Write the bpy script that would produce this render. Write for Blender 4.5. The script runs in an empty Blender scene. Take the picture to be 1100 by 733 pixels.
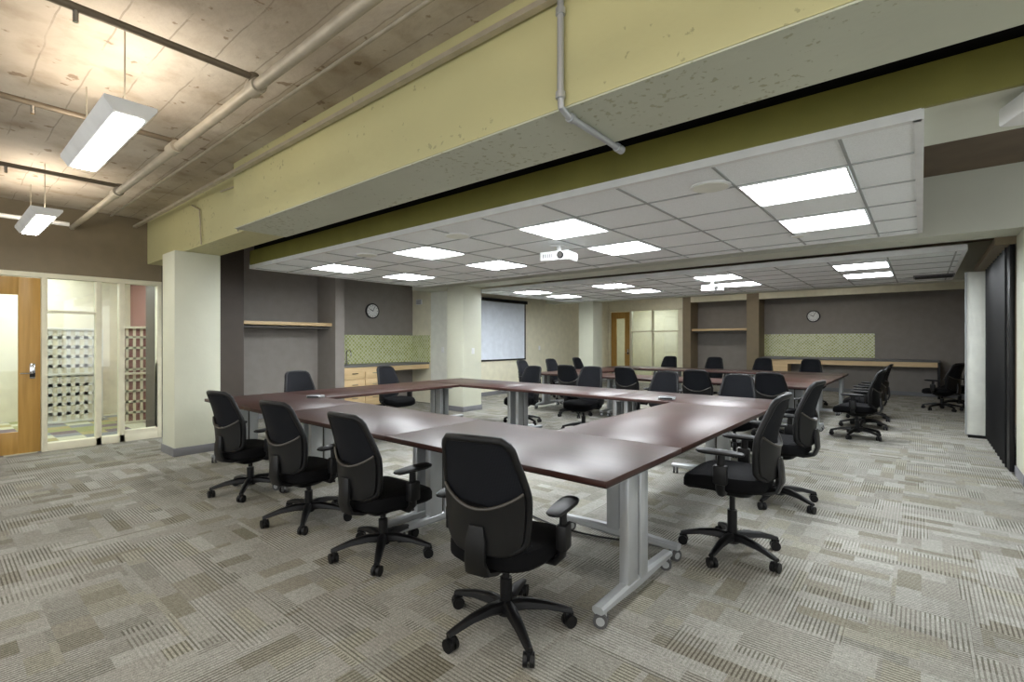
import bpy, bmesh, math, random
from mathutils import Vector, Matrix
random.seed(7)
scene=bpy.context.scene
# ------------------------------------------------------------------ helpers
def lin(c):
    c=c.lstrip('#'); v=[int(c[i:i+2],16)/255 for i in (0,2,4)]
    return tuple((x/12.92 if x<=0.04045 else ((x+0.055)/1.055)**2.4) for x in v)+(1,)
class NT:
    def __init__(s,name):
        s.m=bpy.data.materials.new(name); s.m.use_nodes=True
        s.t=s.m.node_tree; s.b=s.t.nodes['Principled BSDF']
    def n(s,typ,**kw):
        nd=s.t.nodes.new(typ)
        for k,v in kw.items(): setattr(nd,k,v)
        return nd
    def l(s,a,b): s.t.links.new(a,b)
    def math(s,op,a,b=None):
        nd=s.n('ShaderNodeMath',operation=op)
        for i,x in enumerate((a,b)):
            if x is None: continue
            if isinstance(x,(int,float)): nd.inputs[i].default_value=x
            else: s.l(x,nd.inputs[i])
        return nd.outputs[0]
    def mix(s,fac,a,b,blend='MIX'):
        nd=s.n('ShaderNodeMix',data_type='RGBA',blend_type=blend)
        for i,x in ((0,fac),(6,a),(7,b)):
            if isinstance(x,(int,float)): nd.inputs[i].default_value=x
            elif isinstance(x,tuple): nd.inputs[i].default_value=x
            else: s.l(x,nd.inputs[i])
        return nd.outputs[2]
    def pos(s): return s.n('ShaderNodeNewGeometry').outputs['Position']
    def obj(s): return s.n('ShaderNodeTexCoord').outputs['Object']
    def noise(s,scale,vec,detail=4):
        nd=s.n('ShaderNodeTexNoise'); nd.inputs['Scale'].default_value=scale; nd.inputs['Detail'].default_value=detail
        s.l(vec,nd.inputs['Vector']); return nd.outputs['Fac']
    def ramp(s,fac,stops,interp='LINEAR'):
        nd=s.n('ShaderNodeValToRGB'); r=nd.color_ramp; r.interpolation=interp
        while len(r.elements)<len(stops): r.elements.new(0.5)
        for e,(p,c) in zip(r.elements,stops): e.position=p; e.color=c
        s.l(fac,nd.inputs[0]); return nd.outputs[0]
    def bump(s,h,strength=.2,dist=.01):
        nd=s.n('ShaderNodeBump'); nd.inputs['Strength'].default_value=strength; nd.inputs['Distance'].default_value=dist
        s.l(h,nd.inputs['Height']); s.l(nd.outputs[0],s.b.inputs['Normal'])
def paint(name,col,rough=.6,metal=0,var=.06,scale=6,bump=.05,world=True,spec=.5,bscale=60):
    m=NT(name); c=lin(col); v=m.pos() if world else m.obj()
    a=tuple(x*(1-var) for x in c[:3])+(1,); b=tuple(min(1,x*(1+var)) for x in c[:3])+(1,)
    m.l(m.ramp(m.noise(scale,v),[(.3,a),(.7,b)]),m.b.inputs['Base Color'])
    m.b.inputs['Roughness'].default_value=rough; m.b.inputs['Metallic'].default_value=metal
    m.b.inputs['Specular IOR Level'].default_value=spec
    if bump: m.bump(m.noise(bscale,v,2),bump,.004)
    return m.m
def emis(name,col,st):
    m=NT(name); c=lin(col)
    m.b.inputs['Base Color'].default_value=c; m.b.inputs['Emission Color'].default_value=c
    m.b.inputs['Emission Strength'].default_value=st
    return m.m
def chipped(name,col,chip,amount=.62,rough=.55,cscale=7,soft=.02):
    m=NT(name); v=m.pos()
    c=lin(col); base=m.ramp(m.noise(1.3,v,5),[(.3,tuple(x*.94 for x in c[:3])+(1,)),(.7,tuple(min(1,x*1.04) for x in c[:3])+(1,))])
    n1=m.noise(cscale,v,10); n2=m.noise(1.1,v,3)
    f=m.math('MULTIPLY',n1,m.math('ADD',n2,.5))
    msk=m.ramp(f,[(amount,(0,0,0,1)),(amount+soft,(1,1,1,1))])
    m.l(m.mix(msk,base,lin(chip)),m.b.inputs['Base Color'])
    m.b.inputs['Roughness'].default_value=rough
    m.bump(m.math('SUBTRACT',m.noise(12,v,6),msk),.28,.01)
    return m.m
# ------------------------------------------------------------------ materials
WHITE=paint('white_paint','#e6e7dd',.6)
CREAM=paint('cream_paint','#dfdac2',.6)
COLUMN=chipped('column_paint','#d6d7c3','#c3c4ae',.80,cscale=5)
GREEN=chipped('olive_beam_paint','#c1bc8c','#a5a079',.69,cscale=20)
GREENUND=chipped('beam_soffit_paint','#c5c8b5','#a9aa8e',.63,cscale=28,soft=.03)
OLIVE=paint('dark_olive_paint','#817d3d',.55,bump=.1,var=.1,scale=3)
GREYBEAM=chipped('grey_beam_paint','#cdcfc0','#bfc0b0',.74)
BLACK=paint('gap_shade_black','#050505',.9,bump=0)
NICHE=paint('taupe_wall_paint','#8b857f',.65)
BROWN=paint('brown_wall_paint','#7f725b',.6)
DKBROWN=paint('dark_brown_wall_paint','#473e36',.6)
SLABDK=paint('dark_brown_slab_paint','#655645',.7,var=.15,scale=3)
TRIMG=paint('baseboard_grey','#77777a',.5)
SILVER=paint('silver_metal','#b5b8ba',.35,.5,var=.03,bump=0,world=False)
PIPE=paint('galvanised_pipe','#b0a795',.45,.3,var=.12,scale=8)
PIPEDK=paint('dark_pipe','#6b5f4e',.5,.2,var=.15,scale=8)
PLASTIC=paint('black_plastic','#09090b',.45,world=False,bump=0,spec=.35)
RUBBER=paint('grey_caster_tread','#4b4b4c',.5,world=False,bump=0)
SEATF=paint('black_seat_fabric','#060608',.85,world=False,bump=.3,bscale=300,spec=.15)
WHITEP=paint('white_plastic','#e8e9e8',.35,world=False,bump=0)
MESHGLOSS=paint('back_shell_gloss','#09090a',.42,world=False,bump=0,spec=.4)
DKGREY=paint('grey_parts_and_sheen','#3f3b35',.35,world=False,bump=0)
LAMP=emis('ceiling_lens','#f6fbff',35)
LAMPP=emis('pendant_lens','#fdfcf6',28)
LAMPUP=emis('pendant_uplight','#fff4e4',15)
BLUEW=paint('screen_white','#dbe2ec',.5,bump=0)
CHROME=paint('chrome','#c9c9c9',.12,1,bump=0,world=False)
def meshfab():
    m=NT('back_mesh_fabric'); v=m.obj()
    w=m.n('ShaderNodeTexWave'); w.inputs['Scale'].default_value=55; w.bands_direction='X'; m.l(v,w.inputs['Vector'])
    w2=m.n('ShaderNodeTexWave'); w2.inputs['Scale'].default_value=55; w2.bands_direction='Z'; m.l(v,w2.inputs['Vector'])
    h=m.math('ADD',w.outputs['Fac'],w2.outputs['Fac'])
    m.l(m.ramp(h,[(.3,(.002,.002,.003,1)),(1,(.010,.011,.014,1))]),m.b.inputs['Base Color'])
    m.b.inputs['Roughness'].default_value=.75; m.b.inputs['Specular IOR Level'].default_value=.15
    m.bump(h,.3,.002); return m.m
MESHF=meshfab()
def wood(name,a,b,rough=.4,axis='Z',spec=.5):
    m=NT(name); v=m.pos()
    mp=m.n('ShaderNodeMapping'); s={'X':(1.2,18,18),'Y':(18,1.2,18),'Z':(18,18,1.2)}[axis]
    mp.inputs['Scale'].default_value=s; m.l(v,mp.inputs['Vector'])
    m.l(m.ramp(m.noise(1.5,mp.outputs[0],6),[(.3,lin(a)),(.7,lin(b))]),m.b.inputs['Base Color'])
    m.b.inputs['Specular IOR Level'].default_value=spec
    m.b.inputs['Roughness'].default_value=rough; return m.m
DOORW=wood('maple_door','#a8803f','#bf9650')
MAPLE=wood('maple_laminate_y','#cdb084','#dfc597',axis='Y')
MAPLEX=wood('maple_laminate_x','#cdb084','#dfc597',axis='X')
MAHOG=wood('mahogany_top','#35201c','#402822',.36,'X',.34)
MAHOGE=paint('mahogany_edge','#1c1110',.4,bump=0)
COUNTER=paint('grey_counter_laminate','#666565',.35)
def glassm():
    m=NT('clear_glass')
    tr=m.n('ShaderNodeBsdfTransparent'); gl=m.n('ShaderNodeBsdfGlossy'); gl.inputs['Roughness'].default_value=.02
    tr.inputs['Color'].default_value=(.93,.96,.94,1)
    mx=m.n('ShaderNodeMixShader'); mx.inputs[0].default_value=.06
    m.l(tr.outputs[0],mx.inputs[1]); m.l(gl.outputs[0],mx.inputs[2])
    m.l(mx.outputs[0],m.t.nodes['Material Output'].inputs[0]); return m.m
GLASS=glassm()
def carpet():
    m=NT('patterned_carpet'); P=m.pos()
    sp=m.n('ShaderNodeSeparateXYZ'); m.l(P,sp.inputs[0]); X,Y=sp.outputs[0],sp.outputs[1]
    def cell(c,s): return m.math('FLOOR',m.math('DIVIDE',c,s))
    def wn(a,b,off):
        cb=m.n('ShaderNodeCombineXYZ'); m.l(a,cb.inputs[0]); m.l(b,cb.inputs[1]); cb.inputs[2].default_value=off
        w=m.n('ShaderNodeTexWhiteNoise',noise_dimensions='3D'); m.l(cb.outputs[0],w.inputs['Vector']); return w.outputs['Value']
    def patch(U,V,w,h,off):
        row=cell(V,h); r=wn(row,row,off)
        u2=m.math('ADD',U,m.math('MULTIPLY',r,w*3.7))
        return wn(cell(u2,w),row,off+1)
    A=patch(X,Y,.30,.09,3.3); B=patch(Y,X,.26,.11,9.1); C=patch(X,Y,.16,.18,17.7)
    sel=wn(cell(m.math('ADD',X,.13),.39),cell(Y,.39),5.5)
    s1=m.math('GREATER_THAN',sel,.4); s2=m.math('GREATER_THAN',sel,.75)
    val=m.mix(s2,m.mix(s1,A,B),C)
    sA=patch(X,Y,.45,.3,33.3)
    def stripe(c,per): return m.math('GREATER_THAN',m.math('FRACT',m.math('DIVIDE',c,per)),.58)
    st=m.mix(m.math('GREATER_THAN',sA,.5),stripe(X,.019),stripe(Y,.019))
    r2=m.math('FRACT',m.math('MULTIPLY',val,7.31))
    amp=m.ramp(r2,[(0,(.3,)*3+(1,)),(.25,(.7,)*3+(1,)),(.6,(1,)*3+(1,))],'CONSTANT')
    base=m.ramp(val,[(0,lin('#a6a49c')),(.22,lin('#9c9a92')),(.4,lin('#aba9a2')),(.58,lin('#a29f97')),(.76,lin('#949084')),(.86,lin('#a6a396')),(.95,lin('#8d897b'))],'CONSTANT')
    dark=m.mix(1.0,base,lin('#b3b1aa'),'MULTIPLY')
    col=m.mix(m.math('MULTIPLY',st,amp),base,dark)
    n=m.noise(170,P,2); n2=m.noise(45,P,5)
    sh=m.ramp(m.math('ADD',m.math('MULTIPLY',n,.65),m.math('MULTIPLY',n2,.35)),[(.36,(.62,)*3+(1,)),(.64,(1.22,)*3+(1,))])
    m.l(m.mix(1.0,col,sh,'MULTIPLY'),m.b.inputs['Base Color'])
    m.b.inputs['Roughness'].default_value=.95; m.b.inputs['Specular IOR Level'].default_value=.15
    m.bump(m.math('ADD',n,m.math('MULTIPLY',st,-.4)),.5,.006)
    return m.m
CARPET=carpet()
def concrete():
    m=NT('board_formed_concrete'); P=m.pos()
    sp=m.n('ShaderNodeSeparateXYZ'); m.l(P,sp.inputs[0])
    wob=m.math('MULTIPLY',m.noise(2.5,P,3),.05)
    fr=m.math('FRACT',m.math('DIVIDE',m.math('ADD',sp.outputs[1],wob),.23))
    line=m.math('MULTIPLY',m.math('LESS_THAN',fr,.035),m.ramp(m.noise(1.7,P,4),[(.4,(0,0,0,1)),(.5,(1,1,1,1))]))
    n=m.noise(1.3,P,9); n2=m.noise(9,P,9); n3=m.noise(3.2,P,8)
    col=m.ramp(n,[(.3,lin('#a99c8b')),(.5,lin('#bcb09f')),(.7,lin('#cec5b6'))])
    st2=m.ramp(n3,[(.52,(1,1,1,1)),(.72,(.70,.64,.57,1))])
    col=m.mix(1.0,col,st2,'MULTIPLY')
    spots=m.ramp(n2,[(.65,(1,1,1,1)),(.685,(.55,.47,.40,1))])
    col=m.mix(1.0,col,spots,'MULTIPLY')
    col=m.mix(m.math('MULTIPLY',line,.5),col,lin('#736656'))
    m.l(col,m.b.inputs['Base Color']); m.b.inputs['Roughness'].default_value=.75
    m.bump(m.math('SUBTRACT',n2,m.math('MULTIPLY',line,.6)),.55,.02); return m.m
CONC=concrete()
def acoustic():
    m=NT('acoustic_tile'); P=m.pos()
    m.l(m.ramp(m.noise(180,P,3),[(.35,lin('#ecefef')),(.55,lin('#f8fbfc'))]),m.b.inputs['Base Color'])
    m.b.inputs['Roughness'].default_value=.9; return m.m
TILE=acoustic()
TBAR=paint('ceiling_grid_bar','#a4a8a7',.5,bump=0)  # bars coloured darker to put the grid's shade lines into the colour
def mosaic():
    m=NT('green_mosaic_tile'); P=m.pos()
    sp=m.n('ShaderNodeSeparateXYZ'); m.l(P,sp.inputs[0])
    h=m.math('ADD',sp.outputs[0],sp.outputs[1])
    d1=m.math('ADD',h,sp.outputs[2]); d2=m.math('SUBTRACT',h,sp.outputs[2])
    s=.085
    c=m.n('ShaderNodeCombineXYZ'); m.l(m.math('FLOOR',m.math('DIVIDE',d1,s)),c.inputs[0]); m.l(m.math('FLOOR',m.math('DIVIDE',d2,s)),c.inputs[1])
    w=m.n('ShaderNodeTexWhiteNoise',noise_dimensions='2D'); m.l(c.outputs[0],w.inputs['Vector'])
    col=m.ramp(w.outputs['Value'],[(0,lin('#b7bd7c')),(.3,lin('#c3c88e')),(.6,lin('#adb46c'))],'CONSTANT')
    f1=m.math('LESS_THAN',m.math('FRACT',m.math('DIVIDE',d1,s)),.2); f2=m.math('LESS_THAN',m.math('FRACT',m.math('DIVIDE',d2,s)),.2)
    m.l(m.mix(m.math('MAXIMUM',f1,f2),col,lin('#e2e3cd')),m.b.inputs['Base Color'])
    m.b.inputs['Roughness'].default_value=.25; return m.m
MOSAIC=mosaic()
def coltiles():
    m=NT('multicolour_carpet_tile'); P=m.pos()
    sp=m.n('ShaderNodeSeparateXYZ'); m.l(P,sp.inputs[0])
    c=m.n('ShaderNodeCombineXYZ'); m.l(m.math('FLOOR',m.math('DIVIDE',sp.outputs[0],.3)),c.inputs[0]); m.l(m.math('FLOOR',m.math('DIVIDE',sp.outputs[1],.3)),c.inputs[1])
    w=m.n('ShaderNodeTexWhiteNoise',noise_dimensions='2D'); m.l(c.outputs[0],w.inputs['Vector'])
    m.l(m.ramp(w.outputs['Value'],[(0,lin('#8a8c5a')),(.25,lin('#6b5a5e')),(.45,lin('#bdbba0')),(.65,lin('#7d7f80')),(.82,lin('#9c9060'))],'CONSTANT'),m.b.inputs['Base Color'])
    m.b.inputs['Roughness'].default_value=.9; return m.m
COLTILE=coltiles()
MAROON=paint('maroon_wall_paint','#8a5f5a',.6)
# ------------------------------------------------------------------ mesh builder
class MB:
    def __init__(s): s.bm=bmesh.new(); s.mats=[]
    def mi(s,mat):
        if mat not in s.mats: s.mats.append(mat)
        return s.mats.index(mat)
    def add(s,tmp,mat,smooth=True):
        i=s.mi(mat)
        bmesh.ops.recalc_face_normals(tmp,faces=tmp.faces[:])
        for f in tmp.faces: f.material_index=i; f.smooth=smooth
        me=bpy.data.meshes.new('t'); tmp.to_mesh(me); tmp.free(); s.bm.from_mesh(me); bpy.data.meshes.remove(me)
    def box(s,lo,hi,mat,bevel=0,M=None,seg=2):
        t=bmesh.new(); c=[(a+b)/2 for a,b in zip(lo,hi)]; d=[abs(b-a) for a,b in zip(lo,hi)]
        bmesh.ops.create_cube(t,size=1)
        for v in t.verts: v.co=Vector((v.co.x*d[0]+c[0],v.co.y*d[1]+c[1],v.co.z*d[2]+c[2]))
        if bevel: bmesh.ops.bevel(t,geom=t.edges[:],offset=bevel,segments=seg,affect='EDGES',profile=.5)
        if M is not None: bmesh.ops.transform(t,matrix=M,verts=t.verts[:])
        s.add(t,mat,bool(bevel))
    def loft(s,rings,mat,caps=True,smooth=True,close=True):
        t=bmesh.new(); R=[[t.verts.new(p) for p in r] for r in rings]; n=len(rings[0])
        for a,b in zip(R,R[1:]):
            for i in range(n if close else n-1):
                j=(i+1)%n
                try: t.faces.new((a[i],a[j],b[j],b[i]))
                except ValueError: pass
        if caps: t.faces.new(R[0]); t.faces.new(R[-1])
        s.add(t,mat,smooth)
    def tube(s,pts,rad,mat,seg=10,flat=1.0,closed=False):
        pts=[Vector(p) for p in pts]; n=len(pts)
        if not hasattr(rad,'__len__'): rad=[rad]*n
        rings=[]; up=None
        for i,p in enumerate(pts):
            if closed: tg=(pts[(i+1)%n]-pts[i-1])
            else: tg=(pts[min(i+1,n-1)]-pts[max(i-1,0)])
            tg.normalize()
            if up is None: up=Vector((0,0,1)) if abs(tg.z)<.9 else Vector((0,1,0))
            side=tg.cross(up).normalized(); up=side.cross(tg).normalized()
            rings.append([p+side*math.cos(a)*rad[i]+up*math.sin(a)*rad[i]*flat for a in [2*math.pi*k/seg for k in range(seg)]])
        if closed: rings.append(rings[0])
        s.loft(rings,mat,caps=not closed)
    def cyl(s,p1,p2,r,mat,r2=None,seg=20): s.tube([p1,p2],[r,r if r2 is None else r2],mat,seg)
    def finish(s,name,loc=(0,0,0),rz=0):
        me=bpy.data.meshes.new(name+'_mesh'); 
        bmesh.ops.remove_doubles(s.bm,verts=s.bm.verts[:],dist=1e-6)
        s.bm.to_mesh(me); s.bm.free()
        for m in s.mats: me.materials.append(m)
        try: me.set_sharp_from_angle(angle=math.radians(38))
        except Exception: pass
        o=bpy.data.objects.new(name,me); scene.collection.objects.link(o); o.location=loc; o.rotation_euler=(0,0,rz); return o
def simple(name,boxes,bevel=0):
    b=MB()
    for lo,hi,m in boxes: b.box(lo,hi,m,bevel)
    return b.finish(name)
def inst(src,name,loc,rz=0):
    o=bpy.data.objects.new(name,src.data); scene.collection.objects.link(o); o.location=loc; o.rotation_euler=(0,0,rz); return o
# ------------------------------------------------------------------ room shell
ZC=3.13
simple('floor',[((-8.5,-3.6,-.1),(3.6,16.3,0),CARPET),((-9.15,3.33,-.1),(-8.5,7.31,0),CARPET)])
simple('floor_corridor',[((-12.2,-2,-.1),(-8.5,2.6,0.0),COLTILE)])
simple('ceiling',[((-9.4,-3.7,ZC),(3.7,2.2,ZC+.15),CONC),((-9.4,2.2,ZC),(3.7,16.4,ZC+.15),SLABDK)])
b=MB()
b.box((-8.65,-3.7,0),(-8.5,-.1,ZC),BROWN)
b.box((-8.65,-.1,2.25),(-8.5,2.2,ZC),BROWN)
b.box((-9.3,2.2,0),(-8.5,3.33,ZC),DKBROWN)
b.box((-9.3,3.33,0),(-9.15,4.96,ZC),NICHE)
b.box((-9.3,4.96,0),(-8.5,5.15,ZC),NICHE)
b.box((-9.3,5.15,0),(-9.15,7.31,ZC),NICHE)
b.box((-9.3,7.31,0),(-8.5,15.5,ZC),CREAM)
b.box((-8.5,7.31,0),(-7.3,7.45,ZC),WHITE)
b.finish('wall_left')
simple('baseboard_left',[((-8.5,2.2,0),(-8.485,3.33,.1),TRIMG),((-8.5,7.46,0),(-8.485,15.5,.1),TRIMG),((-9.15,3.34,0),(-9.135,4.95,.1),TRIMG),((-9.15,5.15,0),(-9.135,7.31,.1),TRIMG),((-8.5,7.295,0),(-7.4,7.31,.1),TRIMG)])
b=MB()
b.box((-8.5,15.5,2.5),(-5.85,15.65,ZC),CREAM)
b.box((-5.85,15.5,0),(-5.6,16.25,ZC),BROWN)
b.box((-5.6,16.15,0),(-3.95,16.3,ZC),NICHE)
b.box((-3.95,15.5,0),(-3.62,16.25,ZC),BROWN)
b.box((-3.62,16.15,0),(1.4,16.3,ZC),NICHE)
b.box((-3.62,15.5,2.62),(1.2,15.62,2.98),CREAM)
b.box((-5.6,15.5,2.62),(-3.95,15.62,2.98),CREAM)
b.finish('wall_far')
simple('baseboard_far',[((-3.6,16.135,0),(1.2,16.15,.1),TRIMG)])
simple('wall_right',[((3.5,5.5,0),(3.65,7.3,ZC),WHITE),((3.5,-3.7,0),(3.65,5.5,.5),WHITE),((3.5,-3.7,2.9),(3.65,5.5,ZC),WHITE),((1.26,7.31,0),(3.65,7.45,ZC),WHITE),((1.2,7.45,0),(1.35,16.2,ZC),BROWN)])  # near bay left open between sill and header to admit fill light
simple('wall_back',[((-8.5,-3.7,0),(3.5,-3.55,.5),WHITE),((-8.5,-3.7,2.9),(3.5,-3.55,ZC),WHITE)])  # unseen wall left open between sill and header for added sky fill
b=MB()
for i in range(7):
    x=-8.45+i*1.98; b.box((x-.03,-3.66,.5),(x+.03,-3.6,2.9),SILVER)
b.finish('added_fill_window_back')  # mullions of an unseen opening, added to let fill light in
b=MB()
for i in range(6):
    y=-3.5+i*1.79; b.box((3.55,y-.03,.5),(3.61,y+.03,2.9),SILVER)
b.finish('added_fill_window_right')  # same on the right side: unseen opening added for fill light
# columns
def column(x0,x1,y0,y1,top=2.5):
    bb=MB(); bb.box((x0,y0,0),(x1,y1,top),COLUMN,.012); bb.box((x0-.012,y0-.012,0),(x1+.012,y1+.012,.1),TRIMG,.003); return bb.finish('concrete_column')
column(-7.39,-6.92,1.92,2.43); column(-7.39,-6.92,6.78,7.3); column(-7.39,-6.92,11.75,12.25)
column(.76,1.25,6.75,7.3); column(.95,1.44,1.98,2.42)
# beams
b=MB()
b.box((-5.14,1.92,2.5),(3.5,2.43,ZC),GREEN)
b.box((-5.13,1.925,2.492),(3.5,2.425,2.5),GREENUND)
b.box((-8.5,2.03,2.5),(-5.14,2.43,ZC),GREEN)
b.finish('concrete_beam')
b=MB(); b.box((-8.5,6.78,2.5),(3.5,7.3,ZC),GREYBEAM); b.finish('concrete_beam')
b=MB(); b.box((-8.5,11.75,2.5),(1.2,12.25,ZC),GREYBEAM); b.finish('concrete_beam')
simple('duct_bulkhead',[((-7.45,3.0,2.5),(3.5,3.03,2.70),OLIVE),((-7.45,3.03,2.5),(3.5,3.62,2.70),GREYBEAM),((-7.45,3.06,2.70),(3.5,3.6,ZC),BLACK),((-7.6,2.44,2.9),(3.5,3.0,ZC),BLACK)])  # black boxes paint the deep shade of the gap above the bulkhead
simple('trim_ledge',[((-8.5,1.86,2.99),(3.5,1.9,3.02),PIPE)])
# ------------------------------------------------------------------ dropped ceilings
def dropped(name,x0,x1,y0,y1,xc,yc,tx=.643,ty=.61,z=2.45):
    bb=MB(); bb.box((x0,y0,z+.008),(x1,y1,z+.045),TILE)
    e=.03
    for lo,hi in (((x0,y0-.01,z),(x1,y0+e,z+.07)),((x0,y1-e,z),(x1,y1,z+.07)),((x0,y0,z),(x0+e,y1,z+.07)),((x1-e,y0,z),(x1+.01,y1,z+.07))): bb.box(lo,hi,WHITEP)
    k=-60
    while k<60:
        xx=xc+(k+.5)*tx; yy=yc+(k+.5)*ty
        if x0<xx<x1: bb.box((xx-.008,y0+e,z+.001),(xx+.008,y1-e,z+.012),TBAR)
        if y0<yy<y1: bb.box((x0+e,yy-.008,z+.001),(x1-e,yy+.008,z+.012),TBAR)
        k+=1
    return bb.finish(name)
dropped('dropped_ceiling',-7.49,0,3.02,6.2,-.65,3.85)
dropped('dropped_ceiling',-7.39,.4,7.7,11.3,-.65,8.4)
bb=MB(); h=.298
bb.box((-h,-h,-.004),(h,h,.004),LAMP)
for a,c in (((-h-.012,-h-.012),(h+.012,-h)),((-h-.012,h),(h+.012,h+.012)),((-h-.012,-h),(-h,h)),((h,-h),(h+.012,h))): bb.box((a[0],a[1],-.01),(c[0],c[1],.004),WHITEP)
L0=bb.finish('recessed_ceiling_light',(-.65,3.85,2.452))
for k,x in enumerate((-.65,-2.58,-4.51,-6.44)):
    for y in (3.85,5.07):
        if (k,y)!=(0,3.85): inst(L0,'recessed_ceiling_light',(x,y,2.452))
    for y in (8.4,9.62): inst(L0,'recessed_ceiling_light',(x,y,2.452))
def disc(name,x,y,r,z=2.455):
    bb=MB()
    bb.cyl((0,0,-.01),(0,0,0),r,WHITEP,seg=40); bb.cyl((0,0,-.014),(0,0,-.009),r*.86,WHITE,seg=40); bb.finish(name,(x,y,z))
disc('ceiling_speaker',-1.1,3.42,.13); disc('ceiling_speaker',-3.55,3.4,.13); disc('ceiling_speaker',-5.2,3.45,.13); disc('smoke_detector',-.95,5.6,.06); disc('smoke_detector',-4.9,5.6,.06)
# ------------------------------------------------------------------ pendants
def pendant(cable):
    bb=MB(); L=.64
    def ring(x,s=1): return [Vector((x,-.075*s,0)),Vector((x,.075*s,0)),Vector((x,.115*s,.055)),Vector((x,.115*s,.075)),Vector((x,-.115*s,.075)),Vector((x,-.115*s,.055))]
    bb.loft([ring(-L),ring(L)],WHITEP,smooth=False)
    bb.box((-L+.03,-.06,-.006),(L-.03,.06,.002),LAMPP)
    bb.box((-L+.03,-.09,.074),(L-.03,.09,.08),LAMPUP)
    for x in (-.5,.5): bb.cyl((x,0,.07),(x,0,cable),.004,PIPE,seg=8)
    return bb
P0=pendant(ZC-2.6+.01).finish('pendant_fluorescent_light',(-3.86,.70,2.6))
for x,y in ((-7.05,.74),(-.75,.70),(2.3,.7),(-3.9,-1.9),(-7.05,-1.9),(-.75,-1.9),(2.3,-1.9)): inst(P0,'pendant_fluorescent_light',(x,y,2.6))
P_FILL=pendant(.2).finish('pendant_fluorescent_light',(-6,14.1,2.93))  # pendants added out of view behind the beam to light the far wall
for x in (-3.8,-1.6): inst(P_FILL,'pendant_fluorescent_light',(x,14.1,2.93))
# ------------------------------------------------------------------ pipes
def pipe(name,pts,r,mat,fit=()):
    bb=MB(); bb.tube(pts,r,mat,14)
    for a,c in fit: bb.tube([a,c],r*1.45,mat,14)
    return bb.finish(name)
bb=MB(); bb.tube([(-8.49,1.22,2.88),(3.49,1.30,2.95)],.032,PIPE,14)
for a,c in (((-4.55,1.24,2.905),(-4.4,1.24,2.905)),((-6.3,1.23,2.895),(-6.15,1.23,2.895)),((-3.1,1.26,2.912),(-3.0,1.26,2.912))): bb.tube([a,c],.046,PIPE,14)
for x,z in ((-3.05,2.97),(-4.5,2.97),(-6.2,2.96)):
    bb.tube([(x,-3.5,z),(x,1.25,z)],.02,PIPEDK,14); bb.tube([(x,1.25,z+.02),(x,1.25,z-.06)],.028,PIPEDK,14)
    for yy in (-1.5,.2): bb.tube([(x,yy,z),(x,yy,ZC)],.006,PIPEDK,8)
    bb.tube([(x,.45,z),(x,.45,z-.07)],.012,CHROME,10)
bb.finish('sprinkler_piping')
pipe('conduit',[(-8.4,-.2,3.09),(3.4,-.2,3.09)],.014,PIPE)
pipe('conduit',[(-8.4,1.6,3.09),(3.4,1.6,3.09)],.012,PIPE)
pipe('conduit',[(-7.85,-2.5,2.8),(-7.85,1.1,2.8)],.025,WHITEP)
pipe('beam_conduit',[(-1.29,1.895,3.1),(-1.29,1.895,2.56),(-1.29,1.90,2.49),(-1.29,1.96,2.47),(-1.29,2.5,2.47)],.016,SILVER,[((-1.29,1.895,2.56),(-1.29,1.895,2.53)),((-1.29,1.97,2.47),(-1.29,2.0,2.47)),((-1.29,2.44,2.47),(-1.29,2.5,2.47)),((-1.29,1.895,2.95),(-1.29,1.895,2.92))])
pipe('beam_conduit',[(-5.75,2.02,3.0),(-5.35,2.01,2.97),(-5.25,2.0,2.9),(-5.25,2.0,2.5)],.008,PIPE)
pipe('beam_conduit',[(-6.6,2.01,3.0),(-6.35,2.01,2.9),(-6.3,2.01,2.5)],.008,PIPE)
# ------------------------------------------------------------------ storefronts
def storefront_left():
    bb=MB(); x0,x1=-8.62,-8.49; top=2.2
    for y0,y1 in ((-.1,-.04),(.93,.985),(1.46,1.52),(1.71,1.77),(2.15,2.2)): bb.box((x0,y0,0),(x1,y1,top),CREAM,.003)
    bb.box((x0,-.1,top),(x1,2.2,2.26),CREAM,.003)
    bb.box((x0,.985,0),(x1,2.15,.1),CREAM,.003)
    bb.box((x0,1.77,.1),(x1,2.15,.15),CREAM)
    bb.box((-8.56,.985,.1),(-8.55,1.46,top),GLASS); bb.box((-8.56,1.77,.1),(-8.55,2.15,top),GLASS); bb.box((-8.56,1.52,.1),(-8.55,1.71,top),GLASS)
    bb.box((x0,.985,1.76),(x1,1.46,1.79),CREAM)
    return bb.finish('window_1')
storefront_left()
def door(name,w=.96,h=2.19):
    bb=MB(); t=.022; st=.2
    bb.box((0,-t,0.01),(st,t,h),DOORW,.003); bb.box((w-.2,-t,0.01),(w,t,h),DOORW,.003)
    bb.box((st,-t,.01),(w-.2,t,.28),DOORW,.002); bb.box((st,-t,h-.22),(w-.2,t,h),DOORW,.002)
    bb.box((st,-.005,.28),(w-.2,.005,h-.22),GLASS)
    for s in (-1,1):
        bb.box((w-.10,s*t,.93),(w-.05,s*(t+.012),1.12),CHROME,.003)
        bb.tube([(w-.075,s*t,1.0),(w-.075,s*(t+.055),1.0),(w-.19,s*(t+.06),1.0)],.009,CHROME,10)
        bb.box((w-.1,s*t,.95),(w-.05,s*(t+.014),1.0),PLASTIC)
    return bb
door('door_1').finish('door_1',(-8.55,-.035,0),math.pi/2)
b=MB()
b.box((-12.2,-2.0,0),(-12.05,3,2.75),CREAM); b.box((-12.2,-2.15,0),(-8.65,-2,2.75),CREAM); b.box((-12.2,2.6,0),(-9.3,2.75,2.75),MAROON)
b.finish('wall_corridor')
simple('ceiling_corridor',[((-12.2,-2.15,2.75),(-8.65,2.75,2.85),WHITE)])
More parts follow.
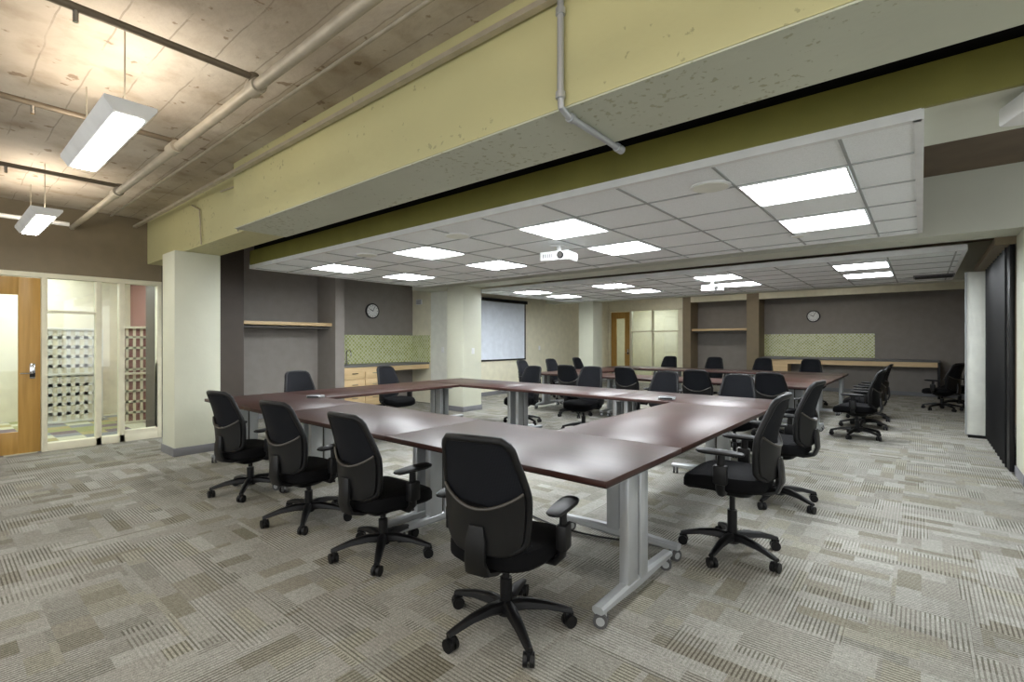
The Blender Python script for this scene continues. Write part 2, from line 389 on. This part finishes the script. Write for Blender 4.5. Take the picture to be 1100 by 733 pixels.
for x,y in ((-9.6,-.8),(-9.6,1.5),(-11.3,1.2),(-11.3,-.6)): inst(L0,'recessed_ceiling_light',(x,y,2.74))
def lattice(name,w,h,loc,rz,nx,nz,bar=WHITE,back=CREAM,bw=.018):
    bb=MB(); 
    for x in (0,w-.04): bb.box((x,-.014,0),(x+.04,.02,h),bar,.003)
    for z in (0,h-.04,h*.5): bb.box((0,-.014,z),(w,.02,z+.04),bar,.003)
    for i in range(1,nx): bb.box((i*w/nx-bw,.008,0),(i*w/nx+bw,.02,h),bar)
    for i in range(1,nz): bb.box((0,.008,i*h/nz-bw),(w,.02,i*h/nz+bw),bar)
    bb.box((0,.02,0),(w,.024,h),back)
    return bb.finish(name,loc,rz)
lattice('lattice_screen',.8,1.62,(-11.2,1.22,.0),math.pi/2,7,10,WHITE,CREAM,.028)
lattice('lattice_screen',.5,1.65,(-10.3,2.08,.0),math.pi/2,5,9,CREAM,MAROON,.02)
b=MB()
for x0,x1 in ((-8.5,-8.42),(-7.68,-7.62),(-6.9,-6.86),(-6.0,-5.85)): b.box((x0,15.48,0),(x1,15.62,2.45),CREAM,.003)
b.box((-8.5,15.48,2.42),(-5.85,15.62,2.5),CREAM); b.box((-7.62,15.48,0),(-5.9,15.62,.1),CREAM); b.box((-7.62,15.48,1.7),(-5.9,15.62,1.74),CREAM)
b.box((-7.62,15.54,.1),(-5.9,15.55,2.42),GLASS); b.finish('window_2')
door('d',.72,2.4).finish('door_2',(-8.41,15.55,0),0)
b=MB(); b.box((-9.3,17.6,0),(-5.85,17.7,2.75),CREAM); b.box((-5.95,16.25,0),(-5.85,17.7,2.75),CREAM); b.box((-9.4,15.5,0),(-9.3,17.7,2.75),CREAM); b.finish('wall_far_corridor')
simple('ceiling_far_corridor',[((-9.4,15.66,2.75),(-5.85,17.7,2.8),WHITE)])
simple('floor_far_corridor',[((-9.4,15.5,-.1),(-5.85,17.7,0),COLTILE)])
inst(L0,'recessed_ceiling_light',(-7.5,16.6,2.74))
# ------------------------------------------------------------------ niches
def shelf(name,lo,hi,mat,along):
    bb=MB(); bb.box(lo,hi,mat,.004)
    bb.box((lo[0]+.02,lo[1]+.02,lo[2]-.05),(hi[0]-.06 if along=='y' else hi[0]-.02,hi[1]-.02,lo[2]-.02),DKGREY); 
    return bb.finish(name)
shelf('wall_shelf',(-9.15,3.33,1.68),(-8.62,4.96,1.74),MAPLE,'y')
shelf('wall_shelf',(-5.6,15.62,1.72),(-3.95,16.15,1.78),MAPLEX,'x')
def counter_left():
    bb=MB(); y0,y1=5.155,7.29
    bb.box((-9.135,y0,.88),(-8.52,y1,.92),COUNTER,.004)
    bb.box((-8.56,y0,.78),(-8.535,y1,.88),MAPLE)
    bb.box((-9.1,y0,.1),(-8.56,y0+.95,.88),MAPLE)
    for i in range(2):
        ya=y0+.02+i*.47
        for z0,z1 in ((.12,.42),(.43,.64),(.65,.86)):
            bb.box((-8.56,ya,z0),(-8.54,ya+.45,z1),MAPLE,.003); bb.box((-8.54,ya+.16,(z0+z1)/2-.006),(-8.52,ya+.29,(z0+z1)/2+.006),CHROME)
    bb.box((-9.1,y0,0.0),(-8.62,y0+.95,.1),PLASTIC)
    return bb.finish('counter_cabinet')
counter_left()
def faucet(loc,rz):
    bb=MB(); bb.cyl((0,0,0),(0,0,.03),.025,CHROME)
    bb.tube([(0,0,.03),(0,0,.22)]+[(0,-.08+.08*math.cos(a),.22+.08*math.sin(a)) for a in [i*math.pi/8 for i in range(1,9)]]+[(0,-.16,.17)],.011,CHROME,12)
    bb.tube([(0.02,0,.05),(.07,0,.09)],.007,CHROME); bb.finish('sink_faucet',loc,rz)
faucet((-9.0,5.5,.92),math.pi/2)
simple('trim_backsplash_left',[((-9.15,5.15,.92),(-9.14,7.31,1.53),MOSAIC),((-9.14,7.30,.92),(-8.52,7.31,1.53),MOSAIC)])
simple('trim_backsplash_far',[((-3.62,16.14,.95),(-.95,16.15,1.6),MOSAIC)])
b=MB(); b.box((-3.6,15.55,.88),(.35,16.13,.93),COUNTER,.004); b.box((-2.9,15.57,.76),(.3,15.6,.88),MAPLEX); b.box((-3.6,15.58,.1),(-2.9,16.1,.88),MAPLEX)
b.box((.3,15.57,0),(.35,16.13,.88),PLASTIC); b.box((-3.6,15.64,0),(-2.9,16.1,.1),PLASTIC); b.finish('counter_desk')
def clock(loc,rz):
    bb=MB(); bb.cyl((0,0,0),(0,-.035,0),.165,PLASTIC,seg=40); bb.cyl((0,-.03,0),(0,-.038,0),.14,WHITEP,seg=40)
    for i in range(12):
        a=i*math.pi/6; bb.box((-.004,-.041,.105),(.004,-.037,.13),PLASTIC,M=Matrix.Rotation(a,4,'Y'))
    bb.box((-.006,-.044,-.01),(.006,-.04,.08),PLASTIC,M=Matrix.Rotation(-1.1,4,'Y')); bb.box((-.004,-.046,-.01),(.004,-.043,.115),PLASTIC,M=Matrix.Rotation(.5,4,'Y'))
    bb.finish('wall_clock',loc,rz)
clock((-9.15,6.2,2.05),math.pi/2); clock((-2.35,16.15,2.1),0)
b=MB(); b.box((-8.498,7.9,.92),(-8.49,10.7,2.42),BLUEW)
for lo,hi in (((-8.498,7.85,.88),(-8.48,10.75,.92)),((-8.498,7.85,2.42),(-8.42,10.75,2.5)),((-8.498,10.7,.9),(-8.48,10.74,2.45))): b.box(lo,hi,PLASTIC)
b.finish('projection_screen')
def plate(loc,rz,w=.08,h=.12):
    bb=MB(); bb.box((-w/2,-.008,-h/2),(w/2,0,h/2),WHITEP,.002); bb.box((-.012,-.013,-.02),(.012,-.007,.02),WHITEP); bb.finish('light_switch_plate',loc,rz)
plate((-8.5,2.9,1.2),math.pi/2); plate((-8.5,11.4,1.2),math.pi/2); plate((-6.92,7.05,1.2),math.pi/2); plate((-8.1,7.31,1.2),0)
b=MB(); b.box((-.1,-.02,-.06),(.1,0,.06),WHITEP,.004)
for i in range(4): b.box((-.08,-.024,-.045+i*.025),(.08,-.02,-.033+i*.025),TRIMG)
b.finish('wall_vent',(-8.9,7.31,2.3),0)
b=MB(); b.box((-.25,-.2,0),(.25,.2,.02),TRIMG)
for i in range(8): b.box((-.23,-.18+i*.05,-.006),(.23,-.155+i*.05,.0),PLASTIC)
b.finish('ceiling_vent',(.15,10.4,2.43),0)
# folding partition
b=MB(); n=18
pts=[]
for i in range(n+1): pts.append((.735+(.03 if i%2 else -.03),7.55+i*2.1/n))
rings=[[Vector((x-.008,y,.02)),Vector((x+.008,y,.02)),Vector((x+.008,y,2.42)),Vector((x-.008,y,2.42))] for x,y in pts]
b.loft(rings,PLASTIC,smooth=False)
b.box((.71,7.32,0.02),(.755,7.52,2.42),PLASTIC,.01)
b.finish('folding_partition')
b=MB(); b.box((.50,9.72,.04),(.74,9.80,2.4),WHITE,.006); b.box((.49,9.71,.04),(.505,9.81,2.4),SILVER); b.box((.52,9.70,0),(.72,9.82,.04),PLASTIC); b.finish('partition_end_panel')
simple('trim_partition_track',[((.6,7.3,2.42),(.8,9.9,2.5),BROWN)])
def projector(loc,rz):
    bb=MB(); bb.box((-.17,-.13,-.05),(.17,.13,.05),WHITEP,.015,seg=3); bb.tube([(.08,-.12,0),(.08,-.155,0)],.035,PLASTIC,20); bb.tube([(.08,-.15,0),(.08,-.157,0)],.027,CHROME,20)
    for i in range(5): bb.box((-.13+i*.025,-.133,-.02),(-.118+i*.025,-.128,.02),TRIMG)
    bb.cyl((0,0,.05),(0,0,.13),.025,WHITEP); bb.box((-.07,-.07,.12),(.07,.07,.135),WHITEP,.003); bb.finish('ceiling_projector',loc,rz)
projector((-3.05,4.45,2.318),math.radians(10)); projector((-2.8,8.8,2.318),math.radians(10))
b=MB(); b.box((-.07,-.10,-.045),(.07,.10,.045),WHITEP,.015); b.box((-.055,-.104,-.035),(.055,-.098,.035),TRIMG,.003); b.cyl((0,0,.04),(0,0,.07),.015,WHITEP); b.finish('ceiling_mounted_speaker',(.37,3.12,2.43),math.radians(20))
# ------------------------------------------------------------------ tables
def caster(bb,x,y,r=.035,mat=PLASTIC,tread=RUBBER,zt=.09,ang=0):
    c,s=math.cos(ang),math.sin(ang)
    for o in (-.016,.016):
        a=Vector((x-s*(o-.009)*1,y+c*(o-.009),r)); d=Vector((x-s*(o+.009),y+c*(o+.009),r))
        bb.cyl(a,d,r,tread,seg=20)
        bb.cyl(a+(d-a)*-.06,d+(d-a)*.06,r*.6,mat,seg=16)
    bb.cyl((x,y,r),(x,y,zt),.011,mat,seg=12)
    M=Matrix.Translation((x,y,r+.012))@Matrix.Rotation(ang,4,'Z')
    bb.box((-r*.8,-.007,-.01),(r*.8,.007,r*.95),mat,.006,M=M)
def table(cx,cy,L,W,rot=0,legs=(1,1)):
    bb=MB(); 
    bb.box((-L/2+.002,-W/2+.002,.712),(L/2-.002,W/2-.002,.74),MAHOG,.003); bb.box((-L/2+.003,-W/2+.003,.706),(L/2-.003,W/2-.003,.716),MAHOGE)
    for i,s in enumerate((-1,1)):
        if not legs[i]: continue
        x=s*(L/2-.075); hw=W/2-.05
        prof=[]
        for y,hh in ((-hw,.018),(-hw*.5,.028),(0,.036),(hw*.5,.028),(hw,.018)):
            prof.append([Vector((x+a*.032,y,.09+c*hh)) for a,c in ((-1,-.5),(-.6,-1),(.6,-1),(1,-.5),(1,.5),(.6,1),(-.6,1),(-1,.5))])
        bb.loft(prof,SILVER)
        for y in (-hw+.03,hw-.03): caster(bb,x,y,.036,SILVER,RUBBER,.08,ang=.4*s)
        bb.box((x-.028,-.155,.1),(x+.028,-.035,.68),SILVER,.008); bb.box((x-.034,-.02,.1),(x+.034,.075,.68),SILVER,.008)
        bb.box((x-.02,-.04,.12),(x+.02,-.01,.66),DKGREY)
        bb.box((x-.03,-W/2+.12,.675),(x+.03,W/2-.12,.706),SILVER,.004)
    bb.box((-L/2+.2,-.03,.66),(L/2-.2,.01,.70),PLASTIC)
    return bb.finish('conference_table',(cx,cy,0),rot)
def ring(y0,y1,x0=-6.2,x1=-1.13,W=.95):
    L=(x1-x0)/3
    for i in range(3):
        table(x0+L*(i+.5),y0+W/2,L,W); table(x0+L*(i+.5),y1-W/2,L,W)
    ll=(y1-y0-2*W)
    table(x0+W/2,(y0+y1)/2,ll,W,math.pi/2); table(x1-W/2,(y0+y1)/2,ll,W,math.pi/2)
ring(2.04,6.12,-6.3); ring(8.02,12.0)
def pbox(x,y,rz=0):
    bb=MB(); bb.box((-.09,-.05,0),(.09,.05,.03),SILVER,.008); bb.box((-.07,-.055,.008),(.07,-.05,.024),PLASTIC); bb.box((-.07,-.03,.03),(.07,.03,.036),TRIMG,.003); bb.finish('table_connection_box',(x,y,.741),rz)
pbox(-5.4,2.9,.5); pbox(-2.2,5.35,.2)
b=MB(); pts=[]
for i in range(25):
    t=i/24; pts.append((-3.6+2.2*t,2.95+.15*math.sin(6*t)+.3*t,.012))
b.tube(pts,.007,PLASTIC,8); b.finish('floor_power_cable')
# ------------------------------------------------------------------ chairs
def chair(lift,name='office_chair'):
    bb=MB(); z0=lift
    bb.tube([(0,0,.07),(0,0,.135)],[.042,.034],PLASTIC,20)
    for k in range(5):
        a=math.radians(90+72*k+10); c,s=math.cos(a),math.sin(a)
        rings=[]
        for r,z,w,h in ((.02,.11,.034,.028),(.1,.118,.03,.024),(.2,.108,.025,.018),(.29,.086,.020,.014),(.325,.078,.016,.01)):
            rings.append([Vector((c*r-s*w*p,s*r+c*w*p,z+h*q)) for p,q in ((-1,-.5),(-.6,-1),(.6,-1),(1,-.5),(.8,.6),(.4,1),(-.4,1),(-.8,.6))])
        bb.loft(rings,PLASTIC)
        caster(bb,c*.31,s*.31,.031,PLASTIC,PLASTIC,.08,ang=a+.9*k)
    bb.cyl((0,0,.13),(0,0,.25+z0*.5),.03,PLASTIC); bb.cyl((0,0,.24),(0,0,.36+z0),.018,PLASTIC)
    rr=[]
    for z,w,l in ((.315,.05,.07),(.33,.08,.11),(.365,.10,.15),(.395,.14,.17)):
        rr.append([Vector((w*math.copysign(abs(math.cos(t))**.5,math.cos(t)),l*math.copysign(abs(math.sin(t))**.5,math.sin(t))-.01,z+z0)) for t in [2*math.pi*i/20 for i in range(20)]])
    bb.loft(rr,PLASTIC)
    bb.tube([(.08,.04,.375+z0),(.24,.05,.365+z0)],[.006,.009],PLASTIC,8)
    rings=[]
    for zz,sc in ((.368,.70),(.378,.90),(.40,1.0),(.445,1.0),(.468,.955),(.480,.82),(.484,.5)):
        rg=[]
        for i in range(36):
            t=2*math.pi*i/36; c,s=math.cos(t),math.sin(t)
            x=.265*sc*math.copysign(abs(c)**.55,c); y=.255*sc*math.copysign(abs(s)**.6,s)
            dz=-.03*max(0,(y/.235))**3+.012*(abs(x)/.25)**2
            if y<0: x*=1-.10*(-y/.235)
            rg.append(Vector((x,y+.025,zz+dz+z0)))
        rings.append(rg)
    bb.loft(rings,SEATF)
    for s in (-1,1):
        bb.tube([(s*.15,0,.385+z0),(s*.26,0,.385+z0),(s*.292,-.0,.42+z0),(s*.300,-.005,.50+z0),(s*.302,-.01,.63+z0)],[.024,.028,.028,.026,.022],PLASTIC,12,flat=.7)
        bb.box((s*.302-.027,-.045,.45+z0),(s*.302+.027,.035,.57+z0),PLASTIC,.012)
        rr=[]
        for y,w,h in ((-.14,.018,.006),(-.12,.036,.014),(-.02,.045,.018),(.08,.047,.018),(.12,.038,.015),(.14,.018,.006)):
            rr.append([Vector((s*.298+w*math.cos(t),y,.647+z0+h*math.copysign(abs(math.sin(t))**.7,math.sin(t)))) for t in [2*math.pi*i/14 for i in range(14)]])
        bb.loft(rr,PLASTIC)
    zb,zt=.475+z0,.985+z0
    def Y(z,x):
        v=(z-zb)/(zt-zb)
        return -.235-.075*v-.035*math.sin(v*math.pi)*-.6-.02*v*v+.06*(x/.2)**2
    def W(v):
        w=.188+.022*math.sin(min(1,v*1.25)*math.pi*.75)-.04*max(0,v-.5)/.5
        e=1.0
        if v<.10: e=(1-(1-v/.10)**2*.30)
        if v>.90: e=(1-((v-.90)/.10)**2.6*.20)
        return w*e
    nv,nu=22,16
    def sheet(off,sc):
        return [[Vector(((2*i/nu-1)*W(j/nv)*sc,Y(zb+(zt-zb)*j/nv,(2*i/nu-1)*W(j/nv)*sc)+off,zb+(zt-zb)*j/nv)) for i in range(nu+1)] for j in range(nv+1)]
    f,bk=sheet(.014,.97),sheet(-.010,.97)
    rings=[f[j]+bk[j][::-1] for j in range(nv+1)]
    bb.loft(rings,MESHF)
    out=[]
    for j in range(nv+1): out.append(Vector((W(j/nv),Y(zb+(zt-zb)*j/nv,W(j/nv)),zb+(zt-zb)*j/nv)))
    top=[Vector((W(1)*(1-2*i/8),Y(zt,W(1)*(1-2*i/8)),zt+.006*math.sin(i/8*math.pi))) for i in range(1,8)]
    lft=[Vector((-p.x,p.y,p.z)) for p in out[::-1]]
    bot=[Vector((-W(0)*(1-2*i/8),Y(zb,W(0)*(1-2*i/8)),zb-.01*math.sin(i/8*math.pi))) for i in range(1,8)]
    bb.tube(out+top+lft+bot,.018,PLASTIC,10,closed=True)
    rings=[]
    for j in range(9):
        v=j/8; rr=[]
        for i in range(17):
            u=2*i/16-1; topz=zb+.20+.075*u*u; z=zb-.0+(topz-zb)*v; x=u*(W((z-zb)/(zt-zb))*.98)
            rr.append(Vector((x,Y(z,x)-.028-.012*(1-u*u),z)))
        rb=[p+Vector((0,.02,0)) for p in rr[::-1]]
        rings.append(rr+rb)
    bb.loft(rings,MESHGLOSS)
    sm=[]
    for i in range(17):
        u=2*i/16-1; z=zb+.20+.075*u*u; x=u*W((z-zb)/(zt-zb))*.98; sm.append((x,Y(z,x)-.026-.012*(1-u*u),z))
    bb.tube(sm,.007,DKGREY,8)  # grey line paints the sheen along the shell's curved top edge
    sp=[(0,-.10,.375+z0),(0,-.2,.368+z0),(0,-.27,.39+z0),(0,-.293,.45+z0),(0,-.288,.53+z0),(0,-.278,.60+z0)]
    rings=[]
    for i,p in enumerate(sp):
        p=Vector(p); q=Vector(sp[min(i+1,5)])-Vector(sp[max(i-1,0)]); q.normalize(); nn=Vector((0,-q.z,q.y)); w=(.07,.065,.06,.05,.05,.035)[i]
        rings.append([p+Vector((w*a,0,0))+nn*.014*c for a,c in ((-1,-.6),(-.7,-1),(.7,-1),(1,-.6),(1,.6),(.7,1),(-.7,1),(-1,.6))])
    bb.loft(rings,MESHGLOSS)
    return bb
low=chair(-.04); lo=low.finish('office_chair')
hi=chair(.07).finish('office_chair')
mid=chair(-.01).finish('office_chair')
used={}
def place(src,x,y,deg):
    k=src.name
    if k not in used: used[k]=1; o=src; o.location=(x,y,0); o.rotation_euler=(0,0,math.radians(deg))
    else: inst(src,'office_chair',(x,y,0),math.radians(deg))
# deg: 0 faces +Y ; 90 faces -X ; -90 faces +X ; 180 faces -Y
place(mid,-1.56,1.82,13)
place(lo,-2.72,1.93,2); place(lo,-3.68,1.92,9); place(lo,-4.78,1.93,9)
place(hi,-.96,3.42,92); place(hi,-.95,4.75,86)
place(lo,-6.68,3.45,-92); place(lo,-6.82,5.1,-86)
place(lo,-5.2,6.5,176); place(mid,-4.0,6.5,184); place(lo,-2.8,6.48,178); place(lo,-1.8,6.5,186)
for x,d in ((-5.0,3),(-3.8,-5),(-2.65,4),(-1.6,-4)): place(lo,x,7.78,d)
for x,d in ((-5.2,176),(-4.0,184),(-2.9,179),(-1.9,183)): place(mid,x,12.55,d)
for y,d in ((8.7,-88),(9.8,-95),(11.0,-90)): place(lo,-6.7,y,d)
for y,d in ((8.7,84),(9.75,95),(10.8,90)): place(mid,-.72,y,d)
place(lo,.32,13.2,60); place(lo,.62,14.1,110)
# ------------------------------------------------------------------ world, camera
w=bpy.data.worlds.new('world'); scene.world=w; w.use_nodes=True
w.node_tree.nodes['Background'].inputs[0].default_value=(.94,.97,1,1); w.node_tree.nodes['Background'].inputs[1].default_value=2.1  # sky raised as fill through the added openings
cam=bpy.data.cameras.new('camera'); co=bpy.data.objects.new('camera',cam); scene.collection.objects.link(co)
cam.sensor_width=36; cam.lens=526/1100*36; cam.clip_start=.02
co.location=(0,0,1.4); co.rotation_euler=(math.radians(90),0,math.radians(39.9)); scene.camera=co
scene.view_settings.view_transform='Standard'
